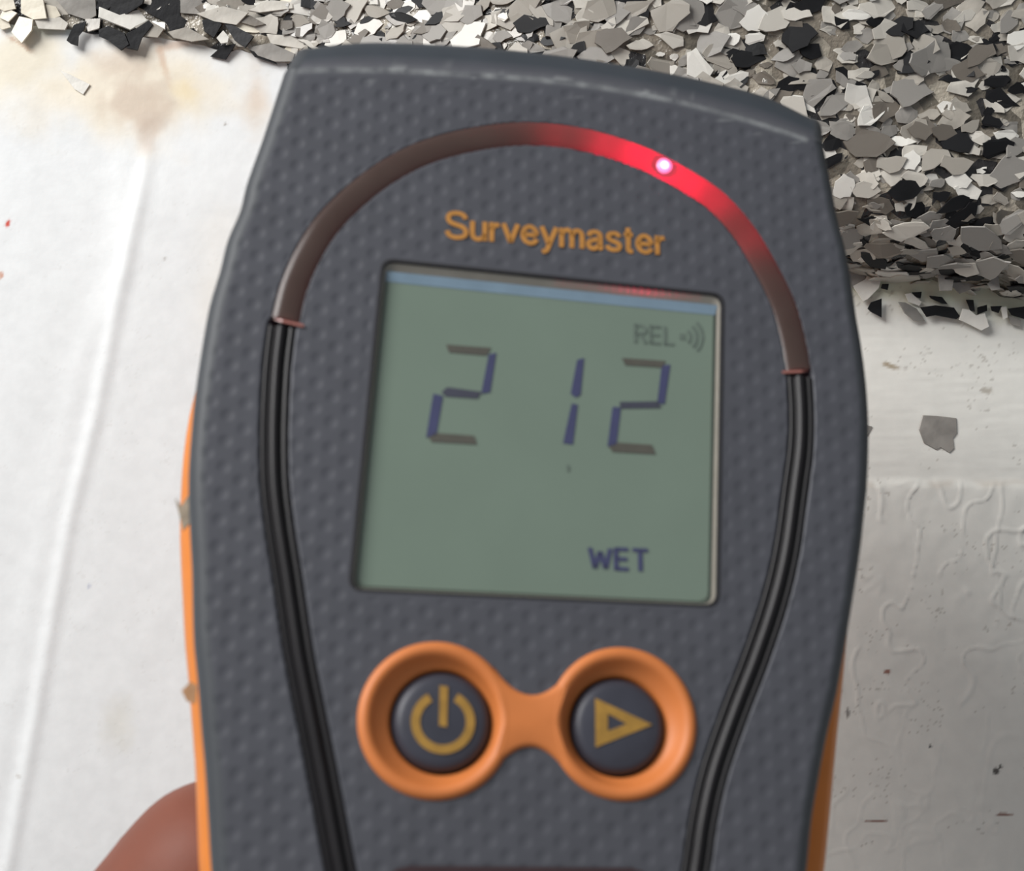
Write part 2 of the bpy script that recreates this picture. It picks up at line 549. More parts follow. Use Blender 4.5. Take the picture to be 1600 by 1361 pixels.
for key, pts in [
    ('c', [(-12, -8), (60, -8), (72, 40), (20, 52), (-12, 36)]),
    ('c', [(92, -8), (196, -8), (212, 84), (150, 88), (92, 58)]),
    ('l', [(160, -10), (262, -10), (304, 62), (262, 78), (208, 18)]),
    ('c', [(-14, 62), (30, 74), (50, 122), (10, 134), (-14, 112)]),
    ('b', [(376, 84), (446, 82), (444, 130), (392, 146)]),
    ('l', [(150, 84), (262, 72), (304, 104), (290, 134), (172, 132)]),
    ('b', [(596, 118), (660, 90), (730, 128), (700, 168), (628, 160)]),
    ('l', [(868, 62), (990, 28), (1104, 58), (1050, 112), (948, 96)]),
    ('b', [(742, 142), (830, 120), (880, 148), (930, 176), (850, 186), (768, 168)]),
    ('l', [(1010, 170), (1104, 178), (1120, 214), (1048, 206)]),
    ('g', [(250, 0), (430, 0), (430, 70), (390, 90), (300, 60)]),
    ('k', [(430, -10), (650, -10), (640, 20), (545, 75), (440, 40)]),
    ('w', [(440, 40), (530, 70), (640, 20), (655, 80), (580, 135), (500, 110), (440, 90)]),
    ('k', [(295, 180), (330, 110), (385, 95), (375, 130), (350, 160), (345, 205), (315, 195)]),
    ('k', [(435, 130), (480, 115), (560, 150), (580, 200), (540, 225), (480, 180), (435, 160)]),
    ('k', [(560, 150), (600, 130), (660, 90), (680, 110), (630, 170), (610, 225), (560, 215)]),
    ('w', [(680, 85), (735, 100), (735, 135), (700, 140), (650, 165), (640, 145)]),
    ('k', [(655, 60), (680, -10), (800, -10), (800, 70), (830, 90), (810, 140), (760, 150), (735, 100)]),
    ('g', [(800, -10), (940, -10), (930, 50), (880, 65), (800, 60)]),
    ('k', [(825, 130), (860, 125), (875, 155), (840, 160)]),
    ('k', [(895, 90), (950, 75), (985, 110), (950, 170), (905, 140)]),
    ('k', [(985, 90), (1050, 120), (1130, 165), (1090, 215), (1040, 180)]),
    ('w', [(960, 170), (990, 135), (1015, 165), (1010, 190), (980, 195)]),
    ('k', [(930, 250), (985, 205), (1050, 195), (1000, 265)]),
    ('k', [(1105, 225), (1200, 250), (1230, 285), (1130, 255)]),
    ('g', [(1100, 210), (1200, 190), (1310, 240), (1300, 275), (1220, 275), (1120, 240)]),
    ('c', [(205, 20), (250, 30), (270, 70), (215, 95)]),
    ('c', [(20, 30), (80, 60), (40, 100), (0, 80)]),
    ('c', [(85, 70), (155, 90), (150, 140), (100, 195), (45, 140)]),
    ('l', [(1100, 50), (1200, 0), (1300, 10), (1300, 40), (1150, 60)]),
    ('k', [(1200, 110), (1310, 130), (1400, 190), (1390, 220), (1300, 180), (1220, 150)]),
    ('b', [(1330, 70), (1400, 65), (1450, 125), (1400, 150)]),
    ('l', [(1180, 150), (1300, 160), (1370, 200), (1340, 220), (1200, 195)]),
    ('d', [(1040, 60), (1110, 70), (1180, 110), (1130, 120), (1060, 100)]),
]:
    HAND.append((key, LZ(pts), ledge_o))
for i, (key, pts, par) in enumerate(HAND + CHIP):
    cx = sum(p[0] for p in pts) / len(pts); cy = sum(p[1] for p in pts) / len(pts)
    flat = par is wall
    x = wx(cx)
    over = wz(cy) - edge_z(x)
    lift = 0.0001 if flat else (0.0012 if cx < 600 else 0.0006) + 0.00012 * (i % 5)
    if not flat and cx < 600: lift = 0.0004 + 0.00012 * (i % 7)
    if not flat and cx > 600 and over > 0:      # sits on the nose of the ledge
        sg = np.linspace(0, 1.6, 200)
        pts_ = ledge(np.full(200, x * 0.95), sg)
        ky_ = CY - pts_[:, 2] / pts_[:, 1] * F
        kk = int(np.argmin(np.abs(ky_ - cy)))
        lift = WALL - pts_[kk, 1] + 0.0022
    tl = (0, 0) if flat else (rs.gauss(0, 0.10), rs.gauss(0, 0.10))
    place_flake(cx, cy, pts, key, par, lift=lift, tilt=tl, thick=0.00007 if flat else 0.0002)

# the top layer that shows largest, one object each
spots = []
need = 300 - len(HAND) - 2
tries = 0
while len(spots) < need and tries < 60000:
    tries += 1
    x = rs.uniform(wx(380), wx(1640))
    smax = 1 + (wz(-30) - edge_z(x)) / 0.01
    if smax < 1.02: continue
    nose = arc_len(x)
    tot = nose + (smax - 1) * 0.01
    u = rs.uniform(0.0002, tot)
    s = u / nose if u < nose else 1 + (u - nose) / 0.01
    p = ledge(x, float(s))
    qx = CX + p[0] / p[1] * F; qy = CY - p[2] / p[1] * F
    # behind the meter's head, nothing shows
    if qx > 1630 or qy < -25: continue
    topy = np.interp(qx, [380, 470, 600, 800, 1000, 1180, 1250, 1275, 1340], [150, 110, 80, 95, 125, 160, 195, 330, 500])
    if qy > topy: continue
    if qx < 480 and qy > 50: continue
    if any((q[0] - p[0]) ** 2 + (q[1] - p[1]) ** 2 + (q[2] - p[2]) ** 2 < 0.00165 ** 2 for q in spots): continue
    spots.append(p)
    size = rs.uniform(0.0014, 0.0034)
    M = frame_on_ledge(x, float(s), rs.uniform(0.0002, 0.0004), size, 0.10)
    me = BASE_ME[rs.randrange(24)]
    o = bpy.data.objects.new('flake', me)
    C.objects.link(o)
    o.parent = ledge_o
    o.matrix_basis = M
    o.material_slots[0].link = 'OBJECT'
    o.material_slots[0].material = FM[pick(x < wx(470))]

# ================================================================== METER
ALPHA, BETA, GAMMA = math.radians(17), math.radians(10), math.radians(4)
MR = (Matrix.Rotation(BETA, 3, 'Z') @ Matrix.Rotation(-ALPHA, 3, 'X') @ Matrix.Rotation(math.pi / 2, 3, 'X') @ Matrix.Rotation(-GAMMA, 3, 'Z'))
MO = Vector(((830 - CX) / F * 0.128, 0.128, (CY - 720) / F * 0.128))
RM = np.array(MR); RO = np.array(MO)


def loc(px, py, z=0.0):
    """point of the meter's own frame on the plane at height z above its face"""
    d = np.array([(px - CX) / F, 1.0, (CY - py) / F])
    n = RM[:, 2]
    t = np.dot(RO + n * z, n) / np.dot(d, n)
    return (RM.T @ (t * d - RO))[:2]


def locs(pts, z=0.0):
    return np.array([loc(x, y, z) for x, y in pts])


meter = bpy.data.objects.new('moisture_meter', None)
C.objects.link(meter)
meter.empty_display_size = 0.02
meter.matrix_basis = Matrix.Translation(MO) @ MR.to_4x4()
tag(meter, 'dark grey handheld moisture meter with orange sides, screen reading 212 wet', 'meter')

M_BODY = material('meter_grey_rubber', s2l(88, 90, 97), rough=0.52, spec=0.35, noise=0.06, nscale=260, bump=0.05, bscale=5000, attr='tint')
M_ORANGE = material('meter_orange_rubber', s2l(194, 114, 60), rough=0.5, spec=0.4, noise=0.05, nscale=300)
M_SHELL = material('meter_orange_shell', s2l(204, 120, 50), rough=0.5, spec=0.3, noise=0.05, nscale=300)
M_BLACK = material('gloss_black_plastic', s2l(26, 24, 26), rough=0.42, spec=0.3, noise=0.1, nscale=300)
M_GASKET = material('black_gasket', s2l(36, 35, 38), rough=0.5, noise=0.1, nscale=300)
M_CAP = material('button_rubber', s2l(54, 55, 64), rough=0.45, spec=0.4, noise=0.08, nscale=500)
M_PRINT = material('orange_print', s2l(168, 116, 52), rough=0.5, noise=0.12, nscale=900)
M_ICON = material('yellow_icon_print', s2l(150, 114, 48), rough=0.5, noise=0.15, nscale=900)

# ---- light guide and black trim strips: centre lines
GUIDE = [(446, 500), (462, 440), (490, 382), (524, 336), (580, 286), (640, 249), (700, 227), (770, 213), (832, 209), (900, 216), (960, 231), (1020, 254),
         (1075, 284), (1119, 314), (1160, 359), (1192, 410), (1222, 470), (1238, 524), (1248, 578)]
STRIP_L = [(440, 510), (433, 570), (429, 640), (428, 700), (430, 760), (438, 828), (448, 892), (458, 960), (468, 1025), (481, 1092), (494, 1157), (512, 1250), (533, 1361), (552, 1450), (585, 1600), (625, 1760)]
STRIP_R = [(1250, 588), (1253, 640), (1252, 697), (1243, 768), (1230, 860), (1211, 940), (1182, 1027), (1150, 1110), (1118, 1202), (1100, 1280), (1088, 1361), (1070, 1450), (1035, 1600), (990, 1760)]
gl = smooth_curve(locs(GUIDE), 90)
sl = smooth_curve(locs(STRIP_L), 110)
sr = smooth_curve(locs(STRIP_R), 110)
GH = 0.00098                    # half width of the guide
SH = 0.00108

SCR = [(600, 407), (1128, 462), (1120, 946), (548, 920)]      # window opening, clockwise from top left
scr = locs(SCR)


def rounded(quad, r, n=6):
    out = []
    k = len(quad)
    for i in range(k):
        p = np.array(quad[i]); a = np.array(quad[i - 1]); b = np.array(quad[(i + 1) % k])
        u = (a - p) / np.linalg.norm(a - p); w = (b - p) / np.linalg.norm(b - p)
        p0 = p + u * r; p1 = p + w * r
        for t in np.linspace(0, 1, n):
            out.append((1 - t) ** 2 * p0 + 2 * t * (1 - t) * p + t * t * p1)
    return np.array(out)


def inset_quad(q, t, r_, b, l):
    """move the four sides inwards: top, right, bottom, left"""
    q = [np.array(p, float) for p in q]
    ds = [t, r_, b, l]
    lines = []
    for i in range(4):
        p, s = q[i], q[(i + 1) % 4]
        d = (s - p) / np.linalg.norm(s - p)
        n = np.array([d[1], -d[0]])      # inward for clockwise order
        lines.append((p + n * ds[i], d))
    res = []
    for i in range(4):
        (p, d), (q2, e) = lines[i - 1], lines[i]
        A = np.array([d, -e]).T
        k = np.linalg.solve(A, q2 - p)
        res.append(p + d * k[0])
    return np.array(res)


def inside_sd(X, Y, quad):
    """signed distance-like value, negative inside a convex clockwise quad"""
    d = np.full(X.shape, -1e9)
    for i in range(len(quad)):
        p = np.array(quad[i]); s = np.array(quad[(i + 1) % len(quad)])
        e = (s - p) / np.linalg.norm(s - p)
        n = np.array([-e[1], e[0]])
        d = np.maximum(d, (X - p[0]) * n[0] + (Y - p[1]) * n[1])
    return d


RINGS = [((681, 1125), 124.0, (691, 1128), 78.0), ((973, 1130), 119.0, (967, 1135), 74.0)]


def rad(c, r, z=0.0):
    a = [np.linalg.norm(loc(c[0] + r * math.cos(t), c[1] + r * math.sin(t), z) - loc(c[0], c[1], z)) for t in (0, 1.57, 3.14, 4.71)]
    return float(np.mean(a))


ring_geo = [(loc(*c), rad(c, r), loc(*k, -0.0006), rad(k, rk, -0.0006)) for c, r, k, rk in RINGS]

# ---- upper shell
RSH = 0.0015
LEFT = [(469, 110), (448, 160), (427, 212), (398, 282), (384, 328), (363, 374), (349, 423), (331, 480), (318, 545), (306, 620), (298, 700), (295, 760), (297, 830), (300, 892),
        (301, 950), (303, 1007), (309, 1069), (314, 1135), (320, 1202), (325, 1281), (330, 1361), (340, 1450), (360, 1600), (385, 1800), (410, 2000), (440, 2150)]
RIGHT = [(1271, 222), (1285, 280), (1298, 337), (1314, 394), (1325, 450), (1332, 494), (1341, 542), (1349, 600), (1353, 650), (1354, 697), (1352, 761), (1348, 803), (1342, 860),
         (1331, 934), (1319, 1007), (1306, 1081), (1289, 1154), (1275, 1228), (1266, 1283), (1258, 1361), (1246, 1450), (1228, 1600), (1205, 1800), (1180, 2000), (1150, 2150)]
RIDGE = [(469, 110), (540, 109), (600, 110), (700, 115), (800, 121), (900, 131), (1000, 147), (1100, 169), (1200, 198), (1271, 222)]
TOPC = [(490, 76), (540, 69), (600, 67), (700, 71), (800, 79), (900, 91), (1000, 107), (1100, 127), (1190, 150), (1262, 184)]
Lc = smooth_curve(locs(LEFT, -RSH), 400); Rc = smooth_curve(locs(RIGHT, -RSH), 400)
Tc = smooth_curve(locs(RIDGE), 300); Oc = smooth_curve(locs(TOPC, -0.0022), 300)


def by_y(cv, w):
    y0, y1 = cv[0, 1], cv[-1, 1]
    t = (y0 - cv[:, 1]) / (y0 - y1)
    return np.stack([np.interp(w, t, cv[:, 0]), np.interp(w, t, cv[:, 1])], -1)


Ltot = Lc[0, 1] - Lc[-1, 1]
vis_len = (Lc[0, 1] - loc(330, 1430)[1]) / Ltot
ws = np.r_[np.linspace(0, vis_len, 500), np.linspace(vis_len, 1, 40)[1:]]
us = np.linspace(0, 1, 370)
Lw = by_y(Lc, ws); Rw = by_y(Rc, ws)
Lw = Lw + [RSH, 0]; Rw = Rw - [RSH, 0]
tu = np.stack([np.interp(us, np.linspace(0, 1, 300), Tc[:, k]) for k in (0, 1)], -1)
base0 = Lw[0] * (1 - us[:, None]) + Rw[0] * us[:, None]
delta = tu - base0
face = Lw[:, None] * (1 - us[None, :, None]) + Rw[:, None] * us[None, :, None] + delta[None] * ((1 - np.clip(ws / vis_len, 0, 1)) ** 5)[:, None, None]
# chamfer rows above the ridge
ou = np.stack([np.interp(us, np.linspace(0, 1, 300), Oc[:, k]) for k in (0, 1)], -1)
ch = []
chz = []
for t, z in ((1.0, -0.0095), (1.0, -0.0040), (1.0, -0.0026), (0.93, -0.0017), (0.75, -0.0011), (0.5, -0.0007), (0.25, -0.0004), (0.08, -0.00006), (0.03, 0.00008)):
    ch.append(face[0] * (1 - t) + ou * t); chz.append(np.full(len(us), z))
P2 = np.concatenate([np.array(ch), face])
Zr = np.concatenate([np.array(chz), np.zeros(face.shape[:2])])
XX, YY = P2[..., 0], P2[..., 1]
dg = polydist(XX, YY, gl); dsl = polydist(XX, YY, sl); dsr = polydist(XX, YY, sr)
sq = inside_sd(XX, YY, rounded(scr, 0.0012))
clear = np.minimum(np.minimum(dg - GH, np.minimum(dsl, dsr) - SH), sq - 0.0004)
for (c, r, kc, kr) in ring_geo:
    clear = np.minimum(clear, np.hypot(XX - c[0], YY - c[1]) - r)
ridge_d = polydist(XX, YY, Tc[::6])
clear = np.minimum(clear, ridge_d - 0.0006)
nfr = len(ch)
# moulded dimples on a staggered lattice
PXS, PYS = 0.00288, 0.00113
fy = YY / PYS; iy = np.round(fy)
best = np.full(XX.shape, 1e9)
for dy in (-1, 0, 1):
    r = iy + dy
    sx = (r % 2) * 0.5
    ix = np.round(XX / PXS - sx)
    best = np.minimum(best, np.hypot(XX - (ix + sx) * PXS, YY - r * PYS))
DR = 0.00060
dim = np.clip(1 - (best / DR) ** 2, 0, 1) * sstep(0.0001, 0.0005, clear)
dim[:nfr] = 0
Zf = Zr - 0.00008 * dim ** 1.0
# the face dips a little towards its edges; grooves and openings
Zf -= 0.0022 * (1 - sstep(GH, GH + 0.00016, dg))
Zf -= 0.0006 * (1 - sstep(SH, SH + 0.0002, np.minimum(dsl, dsr)))
Zf -= 0.0022 * (1 - sstep(-0.0002, 0.00005, sq))
for (c, r, kc, kr) in ring_geo:
    Zf -= 0.0040 * (1 - sstep(r * 0.80, r * 0.86, np.hypot(XX - c[0], YY - c[1])))
Zf[:nfr] = Zr[:nfr]
# worn light line along the crease
wear = np.exp(-(ridge_d / 0.00028) ** 2) * np.clip(0.55 + 0.6 * fbm(XX * 900, YY * 900, 101, 3), 0, 1)
scuff = sstep(0.35, 0.6, fbm(XX * 300 + YY * 200, YY * 1500 - XX * 300, 105, 3)) * np.exp(-(ridge_d / 0.0012) ** 2) * 0.5
bc = np.array(s2l(71, 72, 78))
tintc = bc * np.ones(XX.shape + (3,))
wr = np.clip(wear + scuff, 0, 1)[..., None]
tintc = tintc * (1 - 0.55 * wr) + np.array(s2l(170, 173, 172)) * 0.55 * wr
chm = np.zeros(XX.shape); chm[:nfr - 3] = 1
tintc = tintc * (1 - chm[..., None]) + np.array(s2l(54, 59, 65)) * chm[..., None]
# side columns: round shoulder then wall
prof = [(RSH * math.sin(a), -RSH * (1 - math.cos(a))) for a in np.radians([14, 28, 42, 56, 70, 82, 90])]
prof += [(RSH - 0.0001, -0.0045), (RSH - 0.0008, -0.0095), (RSH - 0.004, -0.0097)]
nl = len(prof)
R_, Cn = XX.shape
VX = np.zeros((R_, Cn + 2 * nl, 3)); VC = np.zeros((R_, Cn + 2 * nl, 3))
VX[:, nl:nl + Cn, 0] = XX; VX[:, nl:nl + Cn, 1] = YY; VX[:, nl:nl + Cn, 2] = Zf
VC[:, nl:nl + Cn] = tintc
edgec = np.array(s2l(58, 61, 65))
for i, (dx, dz) in enumerate(prof):
    a = nl - 1 - i; b = nl + Cn + i
    VX[:, a] = np.stack([XX[:, 0] - dx, YY[:, 0], Zr[:, 0] + dz], -1)
    VX[:, b] = np.stack([XX[:, -1] + dx, YY[:, -1], Zr[:, -1] + dz], -1)
    VC[:, a] = edgec; VC[:, b] = edgec
VX[..., 2] = np.maximum(VX[..., 2], -0.0105)
shell = obj('upper_shell', mesh('upper_shell', VX.reshape(-1, 3), grid_faces(R_, Cn + 2 * nl, True), True, VC.reshape(-1, 3)), M_BODY, meter)
shell['label'] = 'dark grey dimpled rubber upper shell'

# ---- orange lower shell
OL = [(530, 140), (470, 240), (425, 330), (385, 430), (345, 520), (316, 580), (298, 640), (288, 700), (283, 760), (281, 830), (283, 892), (286, 950), (289, 1007), (295, 1069), (300, 1135),
      (305, 1202), (308, 1281), (311, 1361), (320, 1450), (340, 1600), (366, 1800), (392, 2000), (424, 2140)]
OR = [(1200, 235), (1225, 300), (1255, 400), (1290, 500), (1312, 600), (1322, 680), (1326, 760), (1327, 820), (1326, 870), (1320, 934), (1313, 1007), (1306, 1081), (1298, 1154),
      (1291, 1228), (1286, 1283), (1278, 1361), (1266, 1450), (1248, 1600), (1225, 1800), (1200, 2000), (1168, 2140)]
zm = -0.0115
ol = smooth_curve(locs(OL, zm), 60); orr = smooth_curve(locs(OR, zm), 60)
loop = np.concatenate([ol, orr[::-1]])
cen = np.array([0.0, loop[:, 1].mean()])
rows = []
midx = np.concatenate([(ol[:, 0] + orr[:, 0]) / 2, ((ol[:, 0] + orr[:, 0]) / 2)[::-1]])
hw = np.abs(loop[:, 0] - midx)
sgn = np.sign(loop[:, 0] - midx)
for dz, din in ((-0.0075, 0.0030), (-0.0080, 0.0012), (-0.0092, 0.0003), (zm, 0.0), (-0.0145, 0.0012), (-0.0180, 0.0040), (-0.0205, 0.0085), (-0.0215, 0.0130)):
    yy = loop[:, 1].copy()
    yc = (yy - cen[1]) * (1 - din * 6) + cen[1]
    rows.append(np.stack([midx + sgn * np.maximum(hw - din, 0.001), yc, np.full(len(yy), dz)], -1))
N = len(loop)
fv = np.concatenate(rows)
ff = []
for r in range(len(rows) - 1):
    for i in range(N):
        j = (i + 1) % N
        ff.append((r * N + i, (r + 1) * N + i, (r + 1) * N + j, r * N + j))
half = N // 2
for r, rev in ((len(rows) - 1, False), (0, True)):
    for i in range(half - 1):
        q = (r * N + i, r * N + i + 1, r * N + N - 2 - i, r * N + N - 1 - i)
        ff.append(q if rev else q[::-1])
lower = obj('lower_shell', mesh('lower_shell', fv, ff, True), M_SHELL, meter)
lower['label'] = 'orange rear shell showing along the sides'


# ---- strips of the light track
def strip(curve, half, z0, hgt, profile, closed_ends=True, z_edge=None):
    t = np.gradient(curve, axis=0); t /= np.linalg.norm(t, axis=1)[:, None]
    nrm = np.stack([-t[:, 1], t[:, 0]], -1)
    vs = []
    for u, w in profile:
        p = curve + nrm * half * u
        vs.append(np.stack([p[:, 0], p[:, 1], np.full(len(p), z0 + hgt * w)], -1))
    vs = np.stack(vs, 1)
    n, k = vs.shape[:2]
    return vs.reshape(-1, 3), [tuple(f) for f in grid_faces(n, k)]


dome = [(-1, -1.0), (-1, 0.0), (-0.85, 0.45), (-0.6, 0.75), (-0.3, 0.95), (0, 1.0), (0.3, 0.95), (0.6, 0.75), (0.85, 0.45), (1, 0.0), (1, -1.0)]
rib = [(-1, -1), (-1, 0.2), (-0.72, 0.2), (-0.55, -0.5), (-0.42, -0.2), (-0.28, 0.7), (0, 1.0), (0.28, 0.7), (0.42, -0.2), (0.55, -0.5), (0.72, 0.2), (1, 0.2), (1, -1)]
for cv in (sl, sr):
    v, f = strip(cv, SH, -0.0001, 0.0004, rib)
    o = obj('black_trim_strip', mesh('black_trim_strip', v, f, True), M_BLACK, meter)

# light guide: smoky translucent plastic lit from the lamps in the groove below it
gm = bpy.data.materials.new('smoky_light_guide')
gm.use_nodes = True
nt = gm.node_tree
for n in list(nt.nodes): nt.nodes.remove(n)
out = nt.nodes.new('ShaderNodeOutputMaterial')
pr = nt.nodes.new('ShaderNodeBsdfPrincipled')
pr.inputs['Base Color'].default_value = (*s2l(84, 72, 66), 1)
pr.inputs['Roughness'].default_value = 0.25
tr = nt.nodes.new('ShaderNodeBsdfTranslucent')
tr.inputs['Color'].default_value = (*s2l(225, 150, 150), 1)
nz = nt.nodes.new('ShaderNodeTexNoise'); nz.inputs['Scale'].default_value = 300
tcc = nt.nodes.new('ShaderNodeTexCoord')
nt.links.new(tcc.outputs['Object'], nz.inputs['Vector'])
mrr = nt.nodes.new('ShaderNodeMapRange')
mrr.inputs['To Min'].default_value = 0.35; mrr.inputs['To Max'].default_value = 0.55
nt.links.new(nz.outputs['Fac'], mrr.inputs['Value'])
mx = nt.nodes.new('ShaderNodeMixShader')
nt.links.new(mrr.outputs['Result'], mx.inputs['Fac'])
nt.links.new(pr.outputs[0], mx.inputs[1]); nt.links.new(tr.outputs[0], mx.inputs[2])
nt.links.new(mx.outputs[0], out.inputs['Surface'])
v, f = strip(gl, GH + 0.00020, -0.00002, 0.0003, dome[1:-1])
guide = obj('light_guide', mesh('light_guide', v, f, True), gm, meter)
guide['label'] = 'smoky curved light guide glowing red at upper right'

# end joints of the guide
for c, nm in ((gl[0], 0), (gl[-1], 1)):
    t = (gl[1] - gl[0]) if nm == 0 else (gl[-1] - gl[-2])
    t /= np.linalg.norm(t); n_ = np.array([-t[1], t[0]])
    q = [c + n_ * GH * 1.0 - t * 0.00012, c - n_ * GH * 1.0 - t * 0.00012, c - n_ * GH * 1.0 + t * 0.00012, c + n_ * GH * 1.0 + t * 0.00012]
    v, f = prism([tuple(a) for a in q], 0.0004)
    v = [(a, b, c2 - 0.0002) for a, b, c2 in v]
    if np.cross(q[1] - q[0], q[2] - q[1]) < 0: f = [g[::-1] for g in f]
    obj('guide_end', mesh('guide_end', v, f), material('guide_end_plastic', s2l(140, 92, 84), rough=0.3, noise=0.1), meter)


# the lit red lamp
def lathe(c, prof, n=40, z=0.0):
    v = []; f = []
    for r, h_ in prof:
        for i in range(n):
            a = 2 * math.pi * i / n
            v.append((c[0] + r * math.cos(a), c[1] + r * math.sin(a), z + h_))
    for k in range(len(prof) - 1):
        for i in range(n):
            j = (i + 1) % n
            f.append((k * n + i, k * n + j, (k + 1) * n + j, (k + 1) * n + i))
    return v, f


def point_lamp(name, p, z, e, colr, rad_=0.0004):
    l = bpy.data.lights.new(name, 'POINT')
    l.energy = e; l.color = colr; l.shadow_soft_size = rad_
    o = bpy.data.objects.new(name, l)
    C.objects.link(o); o.parent = meter
    o.location = (p[0], p[1], z)
    return o


ledp = loc(1037, 261)
v, f = lathe(ledp, [(0.00001, 0.00042), (0.0004, 0.00038), (0.0007, 0.0003), (0.00085, 0.0001), (0.00085, -0.0004)], 24)
led = obj('led_lamp', mesh('led_lamp', v, [q[::-1] for q in f], True), material('led_pink', (0.8, 0.2, 0.3), rough=0.3, emit=(1.0, 0.16, 0.42), estr=1.5, noise=0.05), meter)
v, f = lathe(ledp, [(0.00001, 0.00052), (0.0002, 0.00049), (0.00036, 0.00041), (0.00040, 0.0002)], 24)
obj('led_core', mesh('led_core', v, [q[::-1] for q in f], True), material('led_core_white', (0.9, 0.6, 0.7), rough=0.3, emit=(1.0, 0.72, 0.84), estr=2.0, noise=0.05), led)
led['label'] = 'bright pinkish white lit lamp'
gi = int(np.argmin(np.linalg.norm(gl - ledp, axis=1)))
for di, e in ((0, 0.0006), (-4, 0.00034), (4, 0.00034), (-8, 0.00016), (8, 0.00012)):  # lamp under the LED, plus added ones spreading its glow along the guide
    point_lamp('red_glow_light', gl[gi + di], -0.0016, e, (1.0, 0.0, 0.09))
point_lamp('red_glow_light', gl[gi + 14], -0.0016, 0.00006, (1.0, 0.0, 0.08))
point_lamp('red_glow_light', gl[gi - 14], -0.0016, 0.00005, (1.0, 0.0, 0.08))

# ---- display
def ring_mesh(outer, inner, zo, zi, rr=0.001, n=6):
    a = rounded(outer, rr, n); b = rounded(inner, rr * 0.8, n)
    k = len(a)
    v = [(*p, zo) for p in a] + [(*p, zi) for p in b]
    f = [(i, k + i, k + (i + 1) % k, (i + 1) % k) for i in range(k)]
    return v, f


q0 = inset_quad(scr, -0.00025, -0.00025, -0.0002, -0.00025)
v1, f1 = ring_mesh(q0, scr, 0.00005, 0.00005, 0.0012)
v2, f2 = ring_mesh(scr, inset_quad(scr, 0.0001, 0.0001, 0.0001, 0.0001), 0.00005, -0.0006, 0.0011)
off = len(v1)
frame = obj('screen_gasket', mesh('screen_gasket', v1 + v2, [q[::-1] for q in f1] + [tuple(i + off for i in q)[::-1] for q in f2]), M_GASKET, meter)

qa = inset_quad(scr, 0.00008, 0.00008, 0.00008, 0.00008)
qb = inset_quad(scr, 0.00080, 0.00028, 0.00026, 0.00030)
v, f = ring_mesh(qa, qb, -0.00020, -0.00070, 0.0010)
em = bpy.data.materials.new('window_edge_plastic')
em.use_nodes = True
nt = em.node_tree
pr = nt.nodes['Principled BSDF']
pr.inputs['Base Color'].default_value = (*s2l(164, 156, 146), 1)
pr.inputs['Roughness'].default_value = 0.25
tr = nt.nodes.new('ShaderNodeBsdfTranslucent'); tr.inputs['Color'].default_value = (0.7, 0.5, 0.5, 1)
nz = nt.nodes.new('ShaderNodeTexNoise'); nz.inputs['Scale'].default_value = 900
tcc = nt.nodes.new('ShaderNodeTexCoord'); nt.links.new(tcc.outputs['Object'], nz.inputs['Vector'])
mrr = nt.nodes.new('ShaderNodeMapRange'); mrr.inputs['To Min'].default_value = 0.1; mrr.inputs['To Max'].default_value = 0.4
nt.links.new(nz.outputs['Fac'], mrr.inputs['Value'])
mx = nt.nodes.new('ShaderNodeMixShader')
nt.links.new(mrr.outputs['Result'], mx.inputs['Fac'])
nt.links.new(pr.outputs[0], mx.inputs[1]); nt.links.new(tr.outputs[0], mx.inputs[2])
nt.links.new(mx.outputs[0], nt.nodes['Material Output'].inputs['Surface'])
obj('window_edge', mesh('window_edge', v, [q[::-1] for q in f]), em, meter)
for xx in range(870, 1091, 11):  # added red lamps standing in for light leaking from the guide
    e = 0.0000045 * math.exp(-((xx - 1000) / 45.0) ** 2) + 0.0000006
    point_lamp('red_glow_light', loc(xx, 409 + (xx - 600) * 0.1042 + 5, -0.0005), -0.0005, e, (1.0, 0.0, 0.10), 0.00008)

# painted sky reflection: pale blue strip along the top of the display
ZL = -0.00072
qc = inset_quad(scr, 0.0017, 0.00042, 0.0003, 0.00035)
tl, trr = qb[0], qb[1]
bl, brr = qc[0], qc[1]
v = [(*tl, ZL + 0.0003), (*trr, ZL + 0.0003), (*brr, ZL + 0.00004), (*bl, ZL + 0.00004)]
obj('sky_reflection_strip', mesh('sky_reflection_strip', v, [(3, 2, 1, 0)]), material('painted_sky_reflection', s2l(126, 147, 166), rough=0.2, noise=0.06, nscale=500), meter)

qd = inset_quad(scr, 0.0001, 0.0001, 0.0001, 0.0001)
v, f = prism([tuple(p) for p in rounded(qd, 0.001)[::-1]], 0.0003)
v = [(a, b, c2 + ZL - 0.0003) for a, b, c2 in v]
lcd = obj('display_panel', mesh('display_panel', v, f), material('lcd_green_grey', s2l(114, 128, 116), rough=0.3, spec=0.3, noise=0.03, nscale=120), meter)
lcd['label'] = 'grey green liquid crystal display'

M_NAVY = material('lcd_segment_navy', s2l(56, 58, 96), rough=0.5, noise=0.1, nscale=600)
M_BROWN = material('lcd_segment_brown', s2l(78, 74, 66), rough=0.5, noise=0.1, nscale=600)
M_FAINT = material('lcd_faint_grey', s2l(96, 108, 99), rough=0.5, noise=0.1, nscale=600)
ZS = ZL + 0.00003


def ccw(p):
    a = sum(p[i][0] * p[(i + 1) % len(p)][1] - p[(i + 1) % len(p)][0] * p[i][1] for i in range(len(p)))
    return p if a > 0 else p[::-1]


